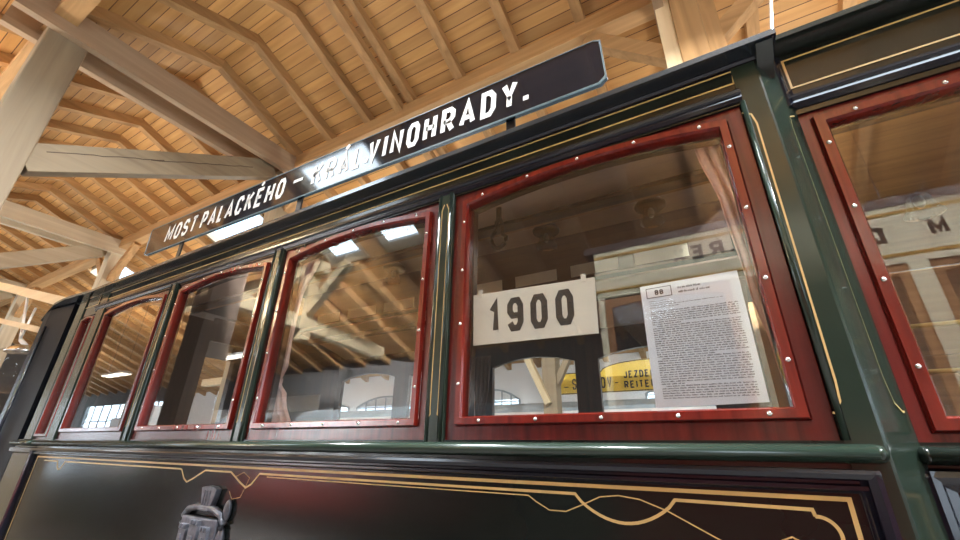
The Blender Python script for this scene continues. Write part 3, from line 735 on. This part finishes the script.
# ------------------------------------------------------------------ things on and in the tram
# destination board on the roof edge
BY = .06
B = thing('destination_board', 'long black glossy destination board with white capitals on the tram roof', 'sign', (-2.2, BY, 3.0))
bl = [(-4.16, 3.165), (-4.19, 3.175), (-4.215, 3.415), (-4.19, 3.432), (-.24, 3.336), (-.212, 3.32), (-.206, 3.10), (-.235, 3.075)]
MB().ext_y(bl, BY, BY + .022).build('board', BOARDP, B, bevel=.003)
MB().ring_y(bl, [(x + (-2.2 - x)*.0035, z + (3.26 - z)*.05) for x, z in bl], BY - .002, BY + .004).build('rim', STEEL if False else GREYROOF, B)
SL = (3.105 - 3.195) / 3.8                # the board hangs a little lower at the right end
def bmap(u, v): return (u + .045 + v * .05, BY - .0025, 3.215 + SL * (u + 4.0) + v * (1.0 + .035 * (u + 4.0)))
for wd, a, b, t in (('MOST', -3.93, -3.43, .026), ('PALACKÉHO', -3.39, -2.345, .027), ('KRÁL.', -2.10, -1.58, .027), ('VINOHRADY.', -1.62, -.575, .028)): text(B, LETTER, wd, a, b, .0, .152, t, bmap)
text(B, LETTER, '-', -2.30, -2.14, .03, .12, .022, bmap)
for xx in (-3.62, -2.17, -.665):
    m = MB().box(xx - .022, xx + .022, BY + .022, BY + .034, 2.885, 3.3); m.box(xx - .03, xx + .03, BY - .01, BY + .10, 2.885, 2.90)
    m.build('bracket', BLACK, B)

# number card in the big window
C9 = thing('number_card', 'white card reading 1900 hung inside the largest window', 'sign', (-.58, .05, 2.02))
MB().prism([(-.822, .045, 2.227), (-.336, .045, 2.212), (-.341, .045, 2.015), (-.818, .045, 2.024)], [(-.822, .051, 2.227), (-.336, .051, 2.212), (-.341, .051, 2.015), (-.818, .051, 2.024)]).build('card', WHITECARD, C9)
for ch, x0, z0 in (('1', -.752, 2.060), ('9', -.672, 2.058), ('0', -.578, 2.056), ('0', -.482, 2.056)):
    m = MB(); glyph(m, ch, x0, z0, .066 if ch != '1' else .050, .130, .0235, flatmap(.0435)); m.build('digit', INK, C9)
for xx, zz in ((-.79, 2.226), (-.375, 2.213)):
    m = MB().box(xx - .008, xx + .008, .042, .052, zz - .012, zz + .018); m.build('hook', WHITECARD, C9)
# information sheet
PS = thing('information_sheet', 'white printed page numbered 88 taped inside the largest window', 'paper', (-.057, .045, 1.78))
MB().prism([(-.193, .036, 2.146), (.078, .036, 2.150), (.078, .036, 1.782), (-.197, .036, 1.776)], [(-.193, .038, 2.146), (.078, .038, 2.150), (.078, .038, 1.782), (-.197, .038, 1.776)]).build('sheet', PAPER, PS)
m = MB().stroke([(-.176, 2.134), (-.104, 2.135), (-.104, 2.104), (-.176, 2.103)], .0022, flatmap(.0345), True)
glyph(m, '8', -.152, 2.111, .011, .0165, .0042, flatmap(.0345)); glyph(m, '8', -.138, 2.111, .011, .0165, .0042, flatmap(.0345))
m.build('number_box', PINK, PS)
m = MB(); rnd = random.Random(3)
def words(x0, x1, z, h, t):
    xx = x0
    while xx < x1 - .004:
        wl = min(rnd.uniform(.006, .021), x1 - xx)
        q = xx
        while q < xx + wl - .001:
            b = min(rnd.uniform(.0010, .0024), xx + wl - q); hh = h * rnd.uniform(.6, 1.15)
            m.add([(q, .0345, z), (q + b, .0345, z), (q + b, .0345, z + hh), (q, .0345, z + hh)], [(0, 1, 2, 3)]); q += b + t
        xx += wl + .0028
words(-.085, -.02, 2.122, .0062, .0010); words(-.085, .0, 2.108, .0062, .0010)
for k in range(4): words(-.172, (-.12, -.10, .03, -.09)[k], 2.090 - k*.0068, .0028, .0012)
for k in range(40):
    z = 2.055 - k*.00655
    if k in (6, 21, 33): words(-.172, rnd.uniform(-.12, .0), z, .0034, .0009)
    elif k in (7, 22, 34): words(-.160, .060, z, .0034, .0009)
    else: words(-.172, .062, z, .0034, .0009)
o = m.build('printed_text', PINK, PS); o['kind'] = 'stuff'

# cream advertisement cards along the lantern
ads = [(-3.95, -3.60, 'blank cream card below the lantern ceiling, third from the right seen through the middle window'), (-3.47, -3.06, 'cream card beside the dark bulkhead in the middle window'), (-2.95, -2.56, 'cream card farthest right in the middle window'),
       (-1.92, -1.575, 'cream card cut by the left frame of the largest window'), (-1.446, -1.07, 'cream card above the left half of the 1900 card'), (-.95, -.572, 'cream card above the right end of the 1900 card'), (-.453, -.082, 'cream card above the printed page in the largest window')]
for a, b, lab in ads:
    k = 3.22/3.05
    o = MB().prism([(a*k, 1.920, 3.135), (b*k, 1.920, 3.135), (b*k, 1.928, 3.033+.0), (a*k, 1.928, 3.033)], [(a*k, 1.926, 3.135), (b*k, 1.926, 3.135), (b*k, 1.930, 3.033), (a*k, 1.930, 3.033)]).build('advertisement_card', ADCARD)
    tag(o, lab, 'card', 'cream cards under the tram ceiling')

# curtains
def curtain(lab, ya, spec, mat=CURT, tie=None, fold=9, amp=.014):
    """spec: list of (z, x_left, x_right)"""
    root = thing('curtain', lab, 'curtain', ((spec[0][1] + spec[0][2])/2, ya, spec[-1][0]), 'window curtains')
    m = MB(); NZ, NX = 28, 40; vs = []
    for i in range(NZ + 1):
        z = spec[0][0] + (spec[-1][0] - spec[0][0]) * i/NZ
        for a, b in zip(spec, spec[1:]):
            if b[0] <= z <= a[0] + 1e-6:
                t = (a[0] - z)/(a[0] - b[0]); t = t*t*(3 - 2*t); xl = a[1] + (b[1]-a[1])*t; xr = a[2] + (b[2]-a[2])*t; break
        for j in range(NX + 1):
            u = j/NX
            vs.append((xl + (xr-xl)*u, ya + amp*math.sin(u*fold*2*PI + .5*math.sin(i*.4)), z))
    fs = [(i*(NX+1)+j, i*(NX+1)+j+1, (i+1)*(NX+1)+j+1, (i+1)*(NX+1)+j) for i in range(NZ) for j in range(NX)]
    m.add(vs, fs)
    o = m.build('cloth', mat, root, smooth=True); sm = o.modifiers.new('thick', 'SOLIDIFY'); sm.thickness = .003
    if tie:
        z, xl, xr = tie
        MB().box(xl, xr, ya - .024, ya + .024, z - .014, z + .014).build('tie_band', mat, root, bevel=.006)
    return root
curtain('dusty pink curtain at the right edge of the largest window', .125, [(2.68, .045, .21), (2.4, .085, .21), (2.1, .102, .21), (1.95, .12, .21), (1.80, .125, .21), (1.70, .125, .21)], fold=5)
curtain('narrow dusty pink curtain at the left edge of the largest window', .125, [(2.70, -1.0, -.885), (2.2, -1.0, -.868), (1.98, -.97, -.862), (1.94, -.96, -.872), (1.85, -.97, -.855), (1.70, -.97, -.845)], tie=(1.955, -.965, -.868), fold=5)
curtain('dusty pink tied curtain at the left edge of the middle window', .125, [(2.70, -2.18, -1.90), (2.45, -2.18, -2.01), (2.06, -2.19, -2.02), (1.98, -2.18, -2.06), (1.90, -2.19, -1.98), (1.70, -2.20, -1.86)], tie=(1.985, -2.185, -2.062), fold=5)
curtain('brown curtain on the far side beside the left end of the 1900 card', 2.66, [(2.62, -2.5, -2.18), (2.3, -2.5, -2.20), (2.05, -2.45, -2.24), (1.75, -2.48, -2.2)], BROWNCURT, fold=6)

# hanging strap and ceiling lamps
st = thing('hanging_strap', 'brown leather loop strap hanging at the left of the largest window', 'strap', (-.92, .45, 2.64))
m = MB(); loop = [(-.92 + .040*math.sin(a)*(1.15 if math.cos(a) < 0 else .55), .45, 2.715 + (.105 if math.cos(a) > 0 else .075)*math.cos(a)) for a in [2*PI*k/24 for k in range(24)]]
m.tube(loop, .011, 8, True); m.build('loop', LEATHER, st, smooth=True)
MB().box(-.932, -.908, .442, .458, 2.81, 2.895).build('strap_band', LEATHER, st)
def ceiling_lamp(x, y, z, lab, r=.105):
    t = thing('ceiling_lamp', lab, 'lamp', (x, y, z), 'ceiling lamps inside the tram')
    MB().lathe([(1e-4, 0), (.035, 0), (.04, -.03), (r*.8, -.045), (r, -.07), (r*.95, -.085), (1e-4, -.075)], (x, y, z), 24).build('canopy', LEATHER, t, smooth=True)
    MB().lathe([(.03, -.075), (.045, -.09), (.05, -.12), (.058, -.16), (.078, -.20), (.08, -.205), (.055, -.165), (.046, -.12), (.03, -.09)], (x, y, z), 24).build('glass_shade', LAMPGLASS, t, smooth=True)
    MB().tube([(x, y, z - .02), (x, y, z + .15)], .02, 10).build('stem', LEATHER, t, smooth=True)
    MB().blob((x, y, z - .13), .022, .022, .04).build('bulb', WHITEP, t, smooth=True)
ceiling_lamp(-1.01, 1.4, 3.30, 'dark ceiling lamp beside the hanging strap in the largest window')
ceiling_lamp(-.25, 1.4, 3.30, 'dark ceiling lamp at the upper right of the largest window')
ceiling_lamp(-2.53, 1.4, 3.30, 'dark ceiling lamp seen through the middle window')
ceiling_lamp(1.01, 1.4, 2.90 + .10, 'wide dark ceiling lamp in the right-hand platform window', .13)
# slim steel rod rising from the platform roof
tag(MB().tube([(.479, .6, 3.09), (.479, .6, 3.478), (.536, .6, 3.76), (.66, .62, 4.4)], .0085, 10).build('steel_rod', STEEL, smooth=True), 'slim steel rod rising from the right-hand platform roof', 'rod')

# ------------------------------------------------------------------ other vehicles in the hall
def coach(lab, x0, x1, yf, depth, sgn, body, band, win, zb=.6, zs=1.65, zl=2.75, zr=3.15, stripes=True, step=1.0, roofm=None):
    """a plain old tram car: face at yf looking towards sgn, built with sill, pillars, panes, band and roof"""
    t = thing('tram_car', lab, 'tram', ((x0+x1)/2, yf - sgn*depth/2, 0))
    def by(a, b): return (min(yf - sgn*a, yf - sgn*b), max(yf - sgn*a, yf - sgn*b))
    MB().box(x0, x1, *by(0, depth), zb, zs).build('lower_body', body, t, bevel=.02)
    MB().box(x0 - .02, x1 + .02, *by(-.02, .05), zs - .02, zs + .03).build('sill', band, t)
    n = max(2, round((x1 - x0)/step))
    for k in range(n + 1):
        xx = x0 + (x1 - x0)*k/n; a, b = max(x0, xx - .06), min(x1, xx + .06)
        MB().box(a, b, *by(0, .06), zs, zl).build('pillar', band, t)
        MB().box(a, b, *by(depth - .06, depth), zs, zl).build('pillar', band, t)
    for k in range(n):
        a = x0 + (x1 - x0)*k/n + .06; b = x0 + (x1 - x0)*(k+1)/n - .06
        f = MB().ring_y(rect_loop(a, b, zs, zl), arch(a + .06, b - .06, zs + .07, zl - .10, zl - .06), *by(.01, .05)).build('window_frame', win, t)
        MB().box(a + .05, b - .05, *by(.025, .03), zs + .06, zl - .06).build('window_pane', CLEAR, f)
    MB().box(x0, x1, *by(0, depth), zl, zr).build('letterboard', band, t)
    if stripes:
        for z in (zl + .055, zr - .075): MB().box(x0, x1, *by(-.003, .01), z, z + .028).build('stripe', OCHRE, t)
    c = yf - sgn*depth/2
    MB().ext_x([(c + (depth/2 + .005)*math.cos(a), zr + .30*math.sin(a)) for a in [PI*k/12 for k in range(13)]], x0 - .1, x1 + .1).build('roof', roofm or GREYP, t)
    for xx in (x0 + (x1-x0)*.3, x0 + (x1-x0)*.7):
        MB().lathe([(.05, -.05), (.36, -.05), (.38, .05), (.05, .05)], (xx, c + depth*.3, .385), 24, 'y').build('wheel', BLACK, t)
        MB().lathe([(.05, -.05), (.36, -.05), (.38, .05), (.05, .05)], (xx, c - depth*.3, .385), 24, 'y').build('wheel', BLACK, t)
    MB().box(x0 + .3, x1 - .3, c - .8, c + .8, .35, zb).build('underframe', BLACK, t)
    return t
tb = coach('cream and red tram standing behind the photographer, mirrored in the right-hand windows', -.95, 7.2, -2.5, 2.3, 1, REDBODY, CREAM, OAK['z'], zl=3.02, zr=3.50, zs=1.75, step=1.1, roofm=LEATHER)
def rev(X, yy): return lambda u, v: (X - u, yy, v)
for ch, X, v in (('M', 1.62, 3.20), ('D', 1.26, 3.20), ('O', 1.10, 3.20), ('.', .245, 3.25), ('R', .17, 3.25), ('E', .005, 3.25), ('X', -.135, 3.25)):
    m = MB(); glyph(m, ch, 0, v, .105, .137, .031, rev(X, -2.497)); m.build('letter', BLACK, tb)
tc = coach('white tram with a grey roof on the track behind, seen through the windows', -14.0, 6.0, 8.7, 2.2, -1, WHITEP, WHITEP, GREYP, zs=1.5, zl=2.25, zr=2.6, stripes=False, step=1.25)
td = coach('low red and white museum car on the photographer\'s side, mirrored in the middle window', -11.5, -4.2, -5.2, 2.2, 1, REDBODY, WHITEP, GREYP, zs=1.35, zl=1.95, zr=2.25, stripes=False, step=.9)
# yellow destination board on the far tram
yb = thing('yellow_destination_board', 'yellow arched destination board with black capitals on the far tram roof', 'sign', (-1.5, 8.66, 2.93))
yo = [(-3.57, 2.96), (.55, 2.96), (.55, 3.45), (-.45, 3.45)] + [(-1.5 + 1.05*math.cos(a), 3.45 + .20*math.sin(a)) for a in [PI*k/14 for k in range(1, 14)]] + [(-2.55, 3.45), (-3.57, 3.45)]
MB().ext_y(yo, 8.64, 8.67).build('board', YELLOW, yb)
m = MB().stroke([(-1.5 + (x + 1.5)*.993, 3.25 + (z - 3.25)*.96) for x, z in yo], .02, flatmap(8.636), True); m.build('border_line', BLACK, yb)
f8 = flatmap(8.634)
text(yb, BLACK, '-', -3.47, -3.29, 3.06, .14, .02, f8); text(yb, BLACK, 'SMÍCHOV', -3.26, -2.29, 3.06, .25, .032, f8, .72); text(yb, BLACK, '-', -2.27, -2.14, 3.08, .18, .02, f8)
text(yb, BLACK, 'JEZDEC', -2.06, -1.36, 3.25, .16, .03, f8, .74); text(yb, BLACK, 'REITER', -2.06, -1.36, 3.03, .16, .03, f8, .74)
for xx in (-3.1, -.0): MB().box(xx - .02, xx + .02, 8.67, 8.70, 2.55, 3.3).build('bracket', BLACK, yb)

# timber seen through the windows behind the tram
tag(MB().box(-3.25, -2.97, 6.75, 7.03, 0, 5.95).build('timber_post', PALE['z']), 'pale timber post seen through the left half of the largest window', 'post')
tag(MB().beam((-3.62, 6.72, 3.62), (-3.12, 6.72, 2.55), .12, .16, (0, 1, 0)).build('brace', PINE['z']), 'fresh pine brace leaning against the post seen through the largest window', 'brace')
tag(MB().beam((-2.6, 6.9, 3.7), (-3.0, 6.9, 2.95), .12, .14, (0, 1, 0)).build('brace', PALE['z']), 'short pale brace right of the post seen through the largest window', 'brace')
tag(MB().box(-16, 6, 6.78, 7.0, 3.62, 3.85).build('timber_beam', PINE['x']), 'long pine beam under the roof seen through the tram windows', 'beam')

# ------------------------------------------------------------------ the aisle on the photographer's side (mirrored in the panes)
tag(MB().box(-7.86, -7.34, -2.65, -2.13, 0, 6.75).build('timber_post', OLDT['z']), 'thick brown post mirrored in the second window from the left', 'post')
tag(MB().beam((-7.6, -2.13, 4.2), (-7.6, -6.6, 3.95), .22, .28).build('timber_beam', PINE['y']), 'bright pine cross beam mirrored in the middle window', 'beam')
tag(MB().box(-7.72, -7.48, -4.32, -4.08, 3.75, 5.45).build('short_post', PINE['z']), 'bright short pine post mirrored in the middle window', 'post')
tag(MB().box(-14, -7.2, -4.32, -4.08, 5.2, 5.45).build('timber_beam', PINE['x']), 'bright long pine beam mirrored above the cross beam', 'beam')
tag(MB().beam((-7.5, -4.2, 4.35), (-6.5, -4.2, 5.3), .16, .2).build('brace', PINE['x']), 'bright diagonal pine brace mirrored in the middle window', 'brace')
for i, (xx, yy, sx, sy, z0, z1) in enumerate([(-12.6, -3.9, 1.2, .8, 0, 1.1), (-12.5, -3.9, 1.0, .7, 1.1, 1.95), (-12.75, -3.9, .6, .6, 1.95, 2.6), (-10.6, -4.3, .9, .8, 0, 1.25), (-10.6, -4.3, .8, .6, 1.25, 2.0), (-14.6, -3.8, 1.3, .8, 0, 1.7)]):
    lab = ['broad dark grey crate at the bottom of the stack in the aisle', 'white crate in the middle of the stack in the aisle', 'small white crate on top of the stack in the aisle', 'dark grey lower crate beside the low red and white museum car', 'white upper crate beside the low red and white museum car', 'single tall dark grey crate far down the aisle'][i]
    t = thing('crate', lab, 'crate', (xx, yy, z0), 'crates in the aisle')
    MB().box(xx - sx/2, xx + sx/2, yy - sy/2, yy + sy/2, z0, z1).build('box_body', WHITEP if z0 > 0 else DARKGREY, t, bevel=.01)
    m = MB()
    for q in (-.3, .3): m.box(xx + q*sx - .04, xx + q*sx + .04, yy + sy/2, yy + sy/2 + .02, z0, z1)
    m.build('batten', PINE['z'], t)
# hall lamps: one mirrored in a pane, the others added to brighten the roof
def luminaire(x, y, z, lab, pw=120, ztop=None):
    t = thing('hall_lamp', lab, 'lamp', (x, y, z), 'long hall lamps hung over the aisles')
    MB().ext_x([(y - .16, z), (y + .16, z), (y + .10, z + .07), (y - .10, z + .07)], x - .75, x + .75).build('housing', WHITEP, t)
    MB().box(x - .72, x + .72, y - .13, y + .13, z - .02, z).build('diffuser', GLOW, t)
    zt = ztop or ceil_z(y) 
    for s in (-.6, .6): MB().tube([(x + s, y, z + .07), (x + s, y, zt)], .006, 6).build('suspension', BLACK, t)
    l = bpy.data.lights.new('uplight', 'AREA'); l.shape = 'RECTANGLE'; l.size = 1.4; l.size_y = .2; l.energy = pw; l.color = (1.0, .93, .83)  # upward fill added to every fitting to brighten the roof boards
    o = bpy.data.objects.new('uplight', l); COL.objects.link(o); o.location = (x, y, z + .12); o.rotation_euler = (PI, 0, 0)
for i, xx in enumerate((-24, -17, -10.5)): luminaire(xx, -4.6, 3.75, pw=(250, 350, 450)[i], lab=['hall lamp over the photographer\'s aisle, farthest', 'hall lamp over the photographer\'s aisle, second', 'hall lamp over the photographer\'s aisle, mirrored in the second window'][i])
for i, xx in enumerate((1.5, 5.5)): luminaire(xx, -4.9, 4.6, ['hall lamp above the cream and red tram', 'hall lamp at the right end above the cream and red tram'][i])
for i, xx in enumerate((-22, -14, -6, 2)): luminaire(xx, 5.6, 4.3, ['hall lamp over the rear aisle, farthest left', 'hall lamp over the rear aisle, second from the left', 'hall lamp over the rear aisle behind the tram windows', 'hall lamp over the rear aisle behind the right end of the tram'][i])
# glass pendant lamp at the left edge
pl = thing('pendant_lamp', 'round glass pendant lamp on white metal strips at the left edge', 'lamp', (-8.8, .6, 2.3))
MB().lathe([(.10, .42), (.22, .40), (.34, .28), (.38, .12), (.34, -.03), (.22, -.15), (1e-4, -.2)], (-8.8, .6, 2.5), 28).build('glass_globe', CLEAR, pl, smooth=True)
MB().lathe([(1e-4, .48), (.12, .47), (.2, .40), (.2, .36), (1e-4, .36)], (-8.8, .6, 2.5), 24).build('cap', STEEL, pl, smooth=True)
m = MB().beam((-9.25, .6, 3.12), (-9.95, .6, 3.95), .02, .06); m.beam((-9.25, .6, 3.12), (-9.2, .6, 3.62), .02, .06); m.beam((-9.25, .6, 3.12), (-8.8, .6, 2.97), .02, .06)
m.build('metal_strip', WHITEP, pl)
tag(MB().beam((-13.5, .6, 4.85), (-7.4, .6, 3.38), .12, .14).build('timber_beam', PINE['x']), 'bright sloping pine beam at the left edge beyond the far platform', 'beam')
tag(MB().beam((-12.5, .6, 3.95), (-7.9, .6, 3.06), .10, .08).build('timber_beam', PINE['x']), 'lower thin pine beam at the left edge beyond the far platform', 'beam')

for i, (xx, yy, zz, en) in enumerate(((-2.9, -.3, 6.3, 650), (.4, -.3, 6.3, 1000), (3.7, -.3, 6.3, 800), (-5.4, -2.2, 6.7, 3200))):  # unseen fill lamps, added to brighten the facing tram and the pine frame
    t = thing('hall_lamp', ['hall lamp high over the gap between the trams, leftmost of three', 'hall lamp high over the gap between the trams, above the photographer', 'hall lamp high over the gap between the trams, farthest right', 'hall lamp over the aisle in front of the pine frame'][i], 'lamp', (xx, yy, zz), 'downlights over the aisle')
    MB().lathe([(1e-4, .30), (.06, .30), (.09, .16), (.26, .0), (.27, -.01), (.24, 0), (1e-4, .08)], (xx, yy, zz), 24).build('shade', WHITEP, t, smooth=True)
    MB().tube([(xx, yy, zz + .3), (xx, yy - .02, ceil_z(yy) - .3)], .008, 6).build('suspension', BLACK, t)
    l = bpy.data.lights.new('downlight', 'AREA'); l.shape = 'DISK'; l.size = .44; l.energy = en; l.color = (.94, .97, 1.0)
    o = bpy.data.objects.new('downlight', l); COL.objects.link(o); o.location = (xx, yy, zz - .01)
    if i == 3:          # this added fill has a narrow beam aimed at the pine frame
        l.spread = math.radians(66); l.size = .3; o.location.z -= .22
        o.rotation_euler = Vector((-2.2, -2.6, -2.7)).to_track_quat('-Z', 'Y').to_euler()

# white panels added opposite the tram to brighten its pane reflections
for i, (xx, yy, hgt) in enumerate(((-12.2, -7.6, 3.2), (-15.6, -7.6, 2.9), (-19.2, -7.6, 3.1), (-23.0, -7.6, 2.8))):
    t = thing('display_panel', ['white exhibition panel nearest the low red and white museum car', 'white exhibition panel, second along the wall', 'white exhibition panel, third along the wall', 'white exhibition panel farthest down the hall'][i], 'panel', (xx, yy, 0), 'white exhibition panels')
    MB().box(xx - 1.35, xx + 1.35, yy - .03, yy + .03, .7, hgt).build('board', WHITEP, t)
    for sx in (-1.2, 1.2): MB().box(xx + sx - .03, xx + sx + .03, yy - .09, yy - .03, 0, hgt - .1).build('leg', GREYP, t)
    MB().box(xx - 1.0, xx + .1, yy + .03, yy + .036, 1.5, hgt - .4).build('printed_picture', GREYP if i % 2 else OLDT['x'], t)
